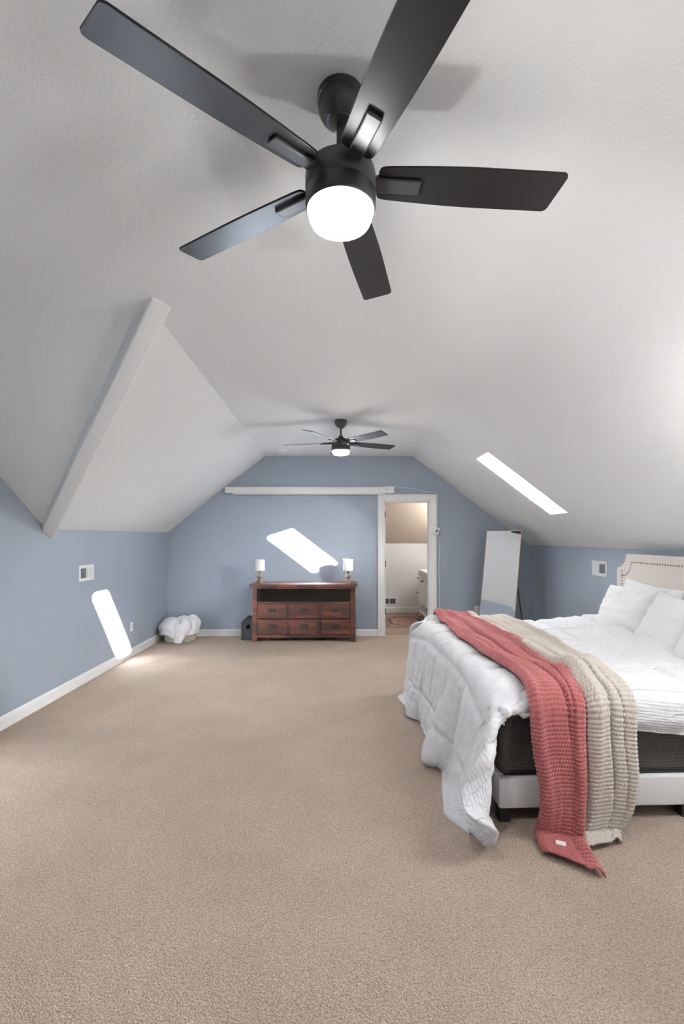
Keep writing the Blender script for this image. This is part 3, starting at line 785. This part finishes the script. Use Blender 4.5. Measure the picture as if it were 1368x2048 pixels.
# ---- comforter by a small cloth relaxation
def simulate():
    h = .03
    x0, x1, y0, y1 = -.52, 1.66, -.18, BW+.14
    nx = int((x1-x0)/h)+1; ny = int((y1-y0)/h)+1
    gx, gy = np.meshgrid(np.linspace(x0, x1, nx), np.linspace(y0, y1, ny), indexing='ij')
    rng = np.random.RandomState(4)
    # laid slightly askew: the near foot corner hangs lowest
    ux_ = np.clip((.75-gx)/1.35, 0, 1); uy_ = np.clip((.9-gy)/1.05, 0, 1)
    X0 = np.where(gx < 0, gx*(1-.33*np.clip(-(gy-.02)/.2, 0, 1)-.25*np.clip((gy-BW)/.12, 0, 1)), gx); Y0 = gy-(.02*ux_+.27*np.clip((.62-gx)/.5, 0, 1)*np.clip((gx+.60)/.45, 0, 1))*np.clip((.35-gy)/.5, 0, 1)
    P = np.stack([X0, Y0, np.full_like(gx, .72)], -1)
    R0_ = P.copy()
    P[..., 2] += .012*np.sin(gx*9+2*np.sin(gy*5))+.01*np.sin(gy*12+gx*3)+.006*rng.randn(nx, ny)
    Pp = P.copy()
    hb_ = np.array([(BL+.02)/2-.005, BW/2, .33]); he = np.array([(BL)/2, BW/2-.02, .31])
    rad = .06; off = .055
    C = [((1, 0), 1.), ((0, 1), 1.), ((1, 1), .6), ((1, -1), .6), ((2, 0), .3), ((0, 2), .3), ((4, 0), .08), ((0, 4), .08)]
    slack_y = 1.012+.03*np.clip(-gx/.5, 0, 1); slack_x = 1.008+.025*np.clip(-gy/.15, 0, 1)
    CC = []
    for (dx, dy), k in C:
        i0 = slice(0, nx-dx) if dx else slice(0, nx); i1 = slice(dx, nx)
        if dy > 0: j0 = slice(0, ny-dy); j1 = slice(dy, ny)
        elif dy < 0: j0 = slice(-dy, ny); j1 = slice(0, ny+dy)
        else: j0 = slice(0, ny); j1 = slice(0, ny)
        D = R0_[i1, j1]-R0_[i0, j0]
        D = D.copy(); D[..., 0] *= slack_x[i0, j0]; D[..., 1] *= slack_y[i0, j0]
        CC.append((i0, i1, j0, j1, np.linalg.norm(D, axis=-1, keepdims=True), k, (abs(dx)+abs(dy) > 1 and not (abs(dx) == 1 and abs(dy) == 1))))
    hold = ((gx > .15) & (gy > .12) & (gy < BW-.12))
    fl_n = np.array([-.990, 0, .141]); fl_a = np.array([-.04, 0, .60])
    for it in range(420):
        V = (P-Pp)*.97
        Pp = P.copy()
        P = P+V; P[..., 2] -= .0011
        for sub in range(9):
            for i0, i1, j0, j1, rest, k, bend in CC:
                D = P[i1, j1]-P[i0, j0]
                L = np.linalg.norm(D, axis=-1, keepdims=True)+1e-9
                s = (L-rest)/L
                if bend: s = np.minimum(s, 0)
                corr = D*s*(.5*k*.42)
                P[i0, j0] += corr; P[i1, j1] -= corr
            q = P-hb_; aq = np.abs(q)-he+rad
            outd = np.linalg.norm(np.maximum(aq, 0), axis=-1); ins = np.minimum(aq.max(-1), 0)
            sd = outd+ins-rad-off
            m_ = sd < 0
            g = np.maximum(aq, 0)*np.sign(q); gl = np.linalg.norm(g, axis=-1, keepdims=True)
            up_ = np.zeros_like(g); up_[..., 2] = 1
            n_ = np.where(gl > 1e-6, g/np.maximum(gl, 1e-9), up_)
            P = np.where(m_[..., None], P-n_*sd[..., None], P)
            dpl = ((P-fl_a)*fl_n).sum(-1)-.02
            mp_ = (dpl < 0) & (P[..., 2] < .60) & (P[..., 0] < .1)
            P = np.where(mp_[..., None], P-fl_n*dpl[..., None], P)
            top = m_ & (n_[..., 2] > .5)
            f_ = np.where(hold, .8, .3)
            P[..., 0] = np.where(top, P[..., 0]*(1-f_)+Pp[..., 0]*f_, P[..., 0])
            P[..., 1] = np.where(top, P[..., 1]*(1-f_)+Pp[..., 1]*f_, P[..., 1])
            fl = P[..., 2] < .012
            P[..., 2] = np.maximum(P[..., 2], .012)
            P[..., 0] = np.where(fl, P[..., 0]*.8+Pp[..., 0]*.2, P[..., 0]); P[..., 1] = np.where(fl, P[..., 1]*.8+Pp[..., 1]*.2, P[..., 1])
    return P, gx, gy
def upsample(A, f):
    def up1(A):
        n = A.shape[0]; t = np.arange((n-1)*f+1)/f; i = np.minimum(t.astype(int), n-2); u = (t-i).reshape((-1,)+(1,)*(A.ndim-1))
        g = lambda k: A[np.clip(i+k, 0, n-1)]
        a, b_, c, d_ = g(-1), g(0), g(1), g(2)
        return .5*((2*b_)+(-a+c)*u+(2*a-5*b_+4*c-d_)*u**2+(-a+3*b_-3*c+d_)*u**3)
    A = up1(A); A = up1(np.swapaxes(A, 0, 1)); return np.swapaxes(A, 0, 1)
def fbm(x, y, seed, octs=3):
    r_ = np.random.RandomState(seed); o_ = np.zeros_like(x); a = 1.
    for k in range(octs):
        for q in range(5):
            th = r_.rand()*2*PI; ph = r_.rand()*2*PI; f = (1.8**k)*(.7+.6*r_.rand())
            o_ += a*np.sin((x*math.cos(th)+y*math.sin(th))*f*2*PI+ph+1.2*np.sin((x*math.sin(th)-y*math.cos(th))*f*2.3+ph*2))/5
        a *= .55
    return o_
P, gx, gy = simulate()
for _ in range(5):
    Q_ = P.copy(); Q_[1:-1, 1:-1] = (P[:-2, 1:-1]+P[2:, 1:-1]+P[1:-1, :-2]+P[1:-1, 2:]+4*P[1:-1, 1:-1])/8
    w_ = np.clip((.25-gy)/.2, 0, 1)*np.clip((.5-gx)/.3, 0, 1)
    P = P+(Q_-P)*w_[..., None]
P = upsample(P, 4); gx = upsample(gx, 4); gy = upsample(gy, 4)
def normals(P):
    du = np.gradient(P, axis=0); dv = np.gradient(P, axis=1); n = np.cross(du, dv); n /= np.linalg.norm(n, axis=-1, keepdims=True)+1e-9; return n
Nn = normals(P)
# quilting seams every .33 m; border seam
def seam(t, w_): return 1-np.exp(-(t/w_)**2)
Q = .345
fx = np.abs(((gx+.52-.22)/Q+.5) % 1-.5)*Q; fy = np.abs(((gy+.18-.2)/Q+.5) % 1-.5)*Q
puff = np.minimum(seam(fx, .022), seam(fy, .020))
dist_edge = np.minimum.reduce([gx-gx.min(), gx.max()-gx, gy-gy.min(), gy.max()-gy])
hang = np.clip((.66-P[..., 2])/.15, 0, 1)
disp = .024*puff*(1-np.exp(-(dist_edge/.04)**2))
disp += .008*fbm(gx*2.0, gy*4.2, 3, 3)
disp += .0065*(1-np.abs(fbm(gx*5, gy*2.2, 8, 3))*1.6)
disp += hang*.0035*np.sin(gy*60+3*np.sin(gx*9)+2*np.sin(gy*13))*np.clip(1-np.abs(gx+.35)/.4, 0, 1)
# pull in puckers across the seams
pk = np.exp(-(fx/.05)**2)*np.sin(gy*95+2*np.sin(gy*23))+np.exp(-(fy/.05)**2)*np.sin(gx*95+2*np.sin(gx*19))
disp += .0022*pk
P2 = P+Nn*disp[..., None]
# a raised lump of bedding near the pillows, far side
lump = np.exp(-(((P[..., 0]-1.42)/.30)**2+((P[..., 1]-1.62)/.24)**2))
P2[..., 2] += .065*lump*(P[..., 2] > .6)+.03*np.exp(-(((P[..., 0]-1.5)/.18)**2))*(.5+.5*np.sin(P[..., 1]*9))*(P[..., 2] > .6)
P2[..., 2] = np.maximum(P2[..., 2], .014)
uv = np.stack([gx, gy], -1)
cf = gridmesh('comforter', P2, M['comforter'], uv=uv); cf.matrix_world = BMx
tag(cf, 'white quilted comforter spread over the bed and hanging over its foot', 'comforter')
so_ = cf.modifiers.new('thick', 'SOLIDIFY'); so_.thickness = .022; so_.offset = -1

# top height map of the comforter in bed-local coordinates
HX = np.arange(-.75, 1.8, .02); HY = np.arange(-.5, 2.6, .02)
Hm = np.full((len(HX), len(HY)), .0)
ii = np.clip(((P2[..., 0]+.75)/.02).round().astype(int), 0, len(HX)-1); jj = np.clip(((P2[..., 1]+.5)/.02).round().astype(int), 0, len(HY)-1)
np.maximum.at(Hm, (ii.ravel(), jj.ravel()), P2[..., 2].ravel())
def sm(A, n):
    for _ in range(n):
        A = (np.roll(A, 1, 0)+np.roll(A, -1, 0)+A*2)/4; A = (np.roll(A, 1, 1)+np.roll(A, -1, 1)+A*2)/4
    return A
def hz(x, y):
    fx_ = np.clip((x+.75)/.02, 0, len(HX)-1.001); fy_ = np.clip((y+.5)/.02, 0, len(HY)-1.001)
    i = fx_.astype(int); j = fy_.astype(int); u = fx_-i; v_ = fy_-j
    return Hs[i, j]*(1-u)*(1-v_)+Hs[i+1, j]*u*(1-v_)+Hs[i, j+1]*(1-u)*v_+Hs[i+1, j+1]*u*v_
Hd = np.maximum.reduce([np.roll(np.roll(Hm, a, 0), b_, 1) for a in (-1, 0, 1) for b_ in (-1, 0, 1)]); Hs = sm(Hd, 2)
ZBn = np.arange(0, .9, .02)
Ym = np.full((len(HX), len(ZBn)), .02)
nm_ = P2[..., 1] < .4
i2 = np.clip(((P2[..., 0][nm_]+.75)/.02).round().astype(int), 0, len(HX)-1); k2 = np.clip((P2[..., 2][nm_]/.02).round().astype(int), 0, len(ZBn)-1)
np.minimum.at(Ym, (i2, k2), P2[..., 1][nm_])
Ym = np.minimum.reduce([np.roll(np.roll(Ym, a, 0), b_, 1) for a in (-1, 0, 1) for b_ in (-1, 0, 1)])
def ymin(x, z):
    i = np.clip(((x+.75)/.02).round().astype(int), 0, len(HX)-1); k = np.clip((z/.02).round().astype(int), 0, len(ZBn)-1)
    return Ym[i, k]
print('comforter top', Hs[60, 60], 'side min y', P2[..., 1].min(), 'foot min x', P2[..., 0].min())

# ---- knitted throws
def throw(name, mat, label, keys, endk, far_end, folds, seed, stitch=.020, row=.019, wprof=None):
    """keys: list of (s_y, xc, width) from the far end over the bed; path leaves the near side and runs down to the floor"""
    # path in (y,z): top from y=far_end to y_edge, then round over and down, then on the floor
    ye = -.115
    ds = .0038
    top_y = np.arange(far_end, .02, -ds)
    path_y = list(top_y); path_z = [None]*len(top_y)
    # near edge arc (radius .12)
    r_ = .115; n = int(r_*PI/2/ds)
    for k in range(1, n+1):
        a = PI/2*k/n; path_y.append(.02-r_*math.sin(a)-.02*k/n); path_z.append(('arc', 1-math.cos(a)))
    zt = .60
    n = int((zt-.03)/ds)
    for k in range(1, n+1):
        f = k/n; path_y.append(ye-.03*math.sin(f*PI)*.6-endk['lean']*f); path_z.append(('drop', f))
    yb = path_y[-1]
    n = int(endk['floor']/ds)
    for k in range(1, n+1): path_y.append(yb-k*ds); path_z.append(('floor', k/n))
    ns = len(path_y); nt_ = endk['nt']
    S_ = np.arange(ns)*ds
    yy_ = np.array(path_y)
    ks = np.array([k_[0] for k_ in keys]); kx = np.array([k_[1] for k_ in keys]); kw = np.array([k_[2] for k_ in keys])
    xc = np.interp(S_/S_[-1], ks, kx); wd = np.interp(S_/S_[-1], ks, kw)
    for _ in range(60): 
        xc[1:-1] = (xc[:-2]+xc[2:]+2*xc[1:-1])/4; wd[1:-1] = (wd[:-2]+wd[2:]+2*wd[1:-1])/4
    T = np.linspace(0, 1, nt_)[None, :]; Sg = S_[:, None]
    # folds: sum of asymmetric ridges travelling slowly along the length
    fold = np.zeros((ns, nt_))
    for (t0, drift, wv, amp, sgn) in folds:
        c = t0+drift*(Sg/S_[-1]-.5)+.035*np.sin(Sg*4.1+seed+t0*7)
        fold += sgn*amp*np.exp(-((T-c)/wv)**2)*(.55+.45*np.sin(Sg*2.9+t0*20))
    fold = (np.maximum(fold, -.02)+.012)*(.3+.7*np.clip((S_[-1]-Sg)/.30, 0, 1))
    edge = np.minimum(T, 1-T); fold += .026*np.clip(edge/.09, 0, 1)**.5-.012
    fold += .004*fbm(T*1.2+0*Sg, Sg*2.2+0*T, seed, 2)
    X = xc[:, None]+wd[:, None]*(T-.5)+.012*np.sin(Sg*6+seed)*(T-.5)
    X = X+.010*np.sin(Sg*9+seed*2)*np.ones_like(T)
    endw = np.clip((S_[-1]-S_)/.18, 0, 1)[:, None]
    Y = np.repeat(yy_[:, None], nt_, 1); Z = np.zeros_like(Y); Nx = np.zeros_like(Y); Ny = np.zeros_like(Y); Nz = np.zeros_like(Y)
    zedge = hz(X[len(top_y)-1], np.full(nt_, .02))
    for i in range(ns):
        k_ = path_z[i]
        if k_ is None:
            Z[i] = hz(X[i], Y[i])+.014; Nz[i] = 1
        elif k_[0] == 'arc':
            a = math.acos(1-k_[1]); Z[i] = zedge+.014-(zedge-zt)*k_[1]; Ny[i] = -math.sin(a); Nz[i] = math.cos(a)
        elif k_[0] == 'drop':
            f = k_[1]; Z[i] = zt-(zt-.028)*f; Ny[i] = -1
        else:
            f = k_[1]; Z[i] = .028-.008*f; a = min(1, f*4)*PI/2; Ny[i] = -math.cos(a); Nz[i] = math.sin(a)
    # keep the guide outside the comforter, then smooth it
    near = slice(len(top_y)-60, None)
    for _ in range(3):
        Z[:len(top_y)+20] = np.maximum(Z[:len(top_y)+20], hz(X[:len(top_y)+20], Y[:len(top_y)+20])+.012)
        arc_end = len(top_y)
        Y[arc_end:] = np.minimum(Y[arc_end:], np.where(Z[arc_end:] < .66, ymin(X[arc_end:], Z[arc_end:])-.016, 9))
        for _ in range(14):
            Z[1:-1] = (Z[:-2]+Z[2:]+2*Z[1:-1])/4; Y[1:-1] = (Y[:-2]+Y[2:]+2*Y[1:-1])/4
            Y[:, 1:-1] = (Y[:, :-2]+Y[:, 2:]+2*Y[:, 1:-1])/4; Z[:, 1:-1] = (Z[:, :-2]+Z[:, 2:]+2*Z[:, 1:-1])/4
    for _ in range(4):
        Z[1:-1] = (Z[:-2]+Z[2:]+2*Z[1:-1])/4; Y[1:-1] = (Y[:-2]+Y[2:]+2*Y[1:-1])/4
    # the cut of the lower end: skewed hem
    sk = endk['skew']; fl = np.clip((Sg-(S_[-1]-endk['floor']-.12))/(endk['floor']+.12), 0, 1)
    Y = Y-sk*(T-.5)*fl*1.0; X = X+endk['shift']*fl**1.5
    st = Y.copy()
    P = np.stack([X+Nx*fold, Y+Ny*fold, Z+Nz*fold], -1)
    # knit relief
    dT = np.linalg.norm(np.diff(P, axis=1), axis=-1).mean(0); U = np.concatenate([[0], np.cumsum(dT)])[None, :]+0*Sg
    Vv = Sg+.01*np.sin(U*9)
    rowi = np.floor(Vv/row)
    kn = np.abs(np.sin(PI*(U/stitch+.5*(rowi % 2)+.35*(Vv/row-rowi-.5))))**.7
    kn = (.5+.5*kn)*np.abs(np.sin(PI*Vv/row))**.6
    n_ = normals(P)
    if np.sum(n_[..., 2][:200]) < 0: n_ = -n_
    P = P+n_*(kn*.0075)[..., None]
    P[..., 2] = np.maximum(P[..., 2], .012)
    o_ = gridmesh(name, P, mat, uv=np.stack([U+0*T, Vv], -1)); o_.matrix_world = BMx
    tag(o_, label, 'blanket')
    so_ = o_.modifiers.new('thick', 'SOLIDIFY'); so_.thickness = .008; so_.offset = -1
    return o_, P
beige, PBt = throw('knitted_throw', M['oat'], 'chunky oatmeal knitted throw draped across the bed beside the rose one',
      [(0, .62, .42), (.2, .61, .40), (.45, .57, .35), (.62, .55, .28), (.85, .52, .245), (1, .47, .20)],
      dict(lean=.0, floor=.10, nt=170, skew=-.05, shift=-.04), 1.97,
      [(.16, .05, .09, .030, 1), (.42, .30, .045, .034, -1), (.66, .22, .03, .014, -1), (.86, .05, .09, .034, 1)], 5, .021, .020)
rose, PRt = throw('knitted_throw', M['rosy'], 'dusty rose knitted throw draped over the foot of the bed down to the carpet',
      [(0, .30, .33), (.15, .32, .38), (.4, .30, .38), (.6, .28, .29), (.8, .25, .26), (1, .25, .19)],
      dict(lean=.02, floor=.20, nt=170, skew=.16, shift=-.03), 2.0,
      [(.12, .05, .10, .022, 1), (.50, .55, .035, .034, -1), (.64, .50, .09, .020, 1), (.22, .55, .05, .014, -1), (.88, .05, .08, .024, 1), (.76, .0, .025, .014, -1)], 2)
# care tag on the rose throw
bm = BM(); box(bm, -.022, -.012, 0, .022, .012, .002); tg = obj('care_tag', bm, M['tag'], rose)
pe = PRt[-24, 70]; tg.location = (pe[0], pe[1], pe[2]+.004); tg.rotation_euler = (R(12), 0, R(-25))

# ---- pillows
def pillow(w_, h_, th, seed, flange=0):
    n = 70
    u = np.linspace(-1, 1, n); U, V = np.meshgrid(u, u, indexing='ij')
    prof = ((1-np.abs(U)**2.6)*(1-np.abs(V)**2.6))
    prof = np.clip(prof, 0, 1)**.5
    pin = 1-.07*(np.abs(V)**2)*(1-np.abs(U)**4); pin2 = 1-.07*(np.abs(U)**2)*(1-np.abs(V)**4)
    X = U*w_/2*(1-.06*(1-V**2)*np.abs(U)**6); Y = V*h_/2*(1-.08*(1-U**2)*np.abs(V)**6)
    wr = .013*fbm(U*.9, V*1.3, seed, 2)
    ang = np.arctan2(V, U); rr = np.hypot(U, V)
    wr += .012*np.sin(ang*14+3*fbm(U, V, seed+3, 1))*np.clip(rr-.35, 0, 1)
    T_ = th/2*prof+wr*prof
    bT = -th/2*prof*.9
    top = np.stack([X, Y, T_], -1); bot = np.stack([X, Y, bT-.001], -1)
    return top, bot
def make_pillow(name, label, w_, h_, th, seed, mloc, parent=None):
    top, bot = pillow(w_, h_, th, seed)
    a = gridmesh(name, np.concatenate([top], 0), M['pillow'])
    n = top.shape[0]
    bm = BM(); bm.from_mesh(a.data)
    me2 = bpy.data.meshes.new('t'); 
    vs = [[bm.verts.new(bot[i, j]) for j in range(n)] for i in range(n)]
    for i in range(n-1):
        for j in range(n-1):
            f = bm.faces.new((vs[i][j], vs[i][j+1], vs[i+1][j+1], vs[i+1][j])); f.smooth = True
    bmesh.ops.remove_doubles(bm, verts=bm.verts[:], dist=.0015)
    bm.to_mesh(a.data); bm.free(); bpy.data.meshes.remove(me2)
    a.matrix_world = BMx @ mloc
    tag(a, label, 'pillow')
    # piped seam around the edge
    return a
def PM(x, y, z, lean_, yaw_=0, roll=0):
    # pillow plane: local X -> bed y, local Y -> up, normal -> -x (towards the foot)
    B0 = Matrix(((0, 0, -1, 0), (-1, 0, 0, 0), (0, 1, 0, 0), (0, 0, 0, 1)))
    return Matrix.Translation((x, y, z)) @ Matrix.Rotation(yaw_, 4, 'Z') @ Matrix.Rotation(lean_, 4, 'Y') @ Matrix.Rotation(roll, 4, 'X') @ B0
make_pillow('bed_pillow', 'white pillow against the headboard on the far side, behind the others', .72, .50, .17, 11, PM(1.86, 1.50, .86, R(15), 0, R(3)))
make_pillow('bed_pillow', 'white pillow against the headboard on the near side of the bed', .72, .50, .17, 12, PM(1.86, .62, .86, R(16), 0, R(-4)))
make_pillow('bed_pillow', 'plump white pillow leaning on the far side of the bed, leftmost in front row', .66, .50, .20, 13, PM(1.745, 1.56, .84, R(24), R(4), R(-3)))
make_pillow('bed_pillow', 'white sham pillow standing at the middle of the front row', .60, .50, .18, 14, PM(1.63, .93, .83, R(25), R(-6), R(4)))
make_pillow('bed_pillow', 'white sham pillow at the near end of the front row', .62, .50, .18, 15, PM(1.50, .38, .82, R(26), R(-8), R(-3)))

# ------------------------------------------------------------------ unseen floor lamp, added outside the frame to brighten the right slope
t = thing('added_slope_lamp', 'added unseen black torchiere floor lamp that brightens the right slope', 'lamp', (1.95, 1.62, 0))
bm = BM(); lathe(bm, [(.13, 0), (.13, .015), (.03, .03), (.012, .04)], n=32); obj('base', bm, M['black'], t, True)
bm = BM(); lathe(bm, [(.012, .03), (.012, 1.25)], n=16); obj('pole', bm, M['black'], t, True)
bm = BM(); lathe(bm, [(.02, 1.24), (.07, 1.26), (.125, 1.31), (.15, 1.37), (.147, 1.37), (.12, 1.315), (.07, 1.27), (.02, 1.25)], n=36); obj('bowl', bm, M['plastic'], t, True)
bm = BM(); bmesh.ops.create_uvsphere(bm, u_segments=16, v_segments=10, radius=.035, matrix=Matrix.Translation((0, 0, 1.31))); obj('bulb', bm, M['bulb'], t, True)
pl_ = bpy.data.lights.new('added_slope_light', 'POINT'); pl_.energy = ADDED_LAMP; pl_.shadow_soft_size = .05; pl_.color = (1, .97, .93)
po = bpy.data.objects.new('added_slope_light', pl_); COL.objects.link(po); po.parent = t; po.location = (0, 0, 1.40)
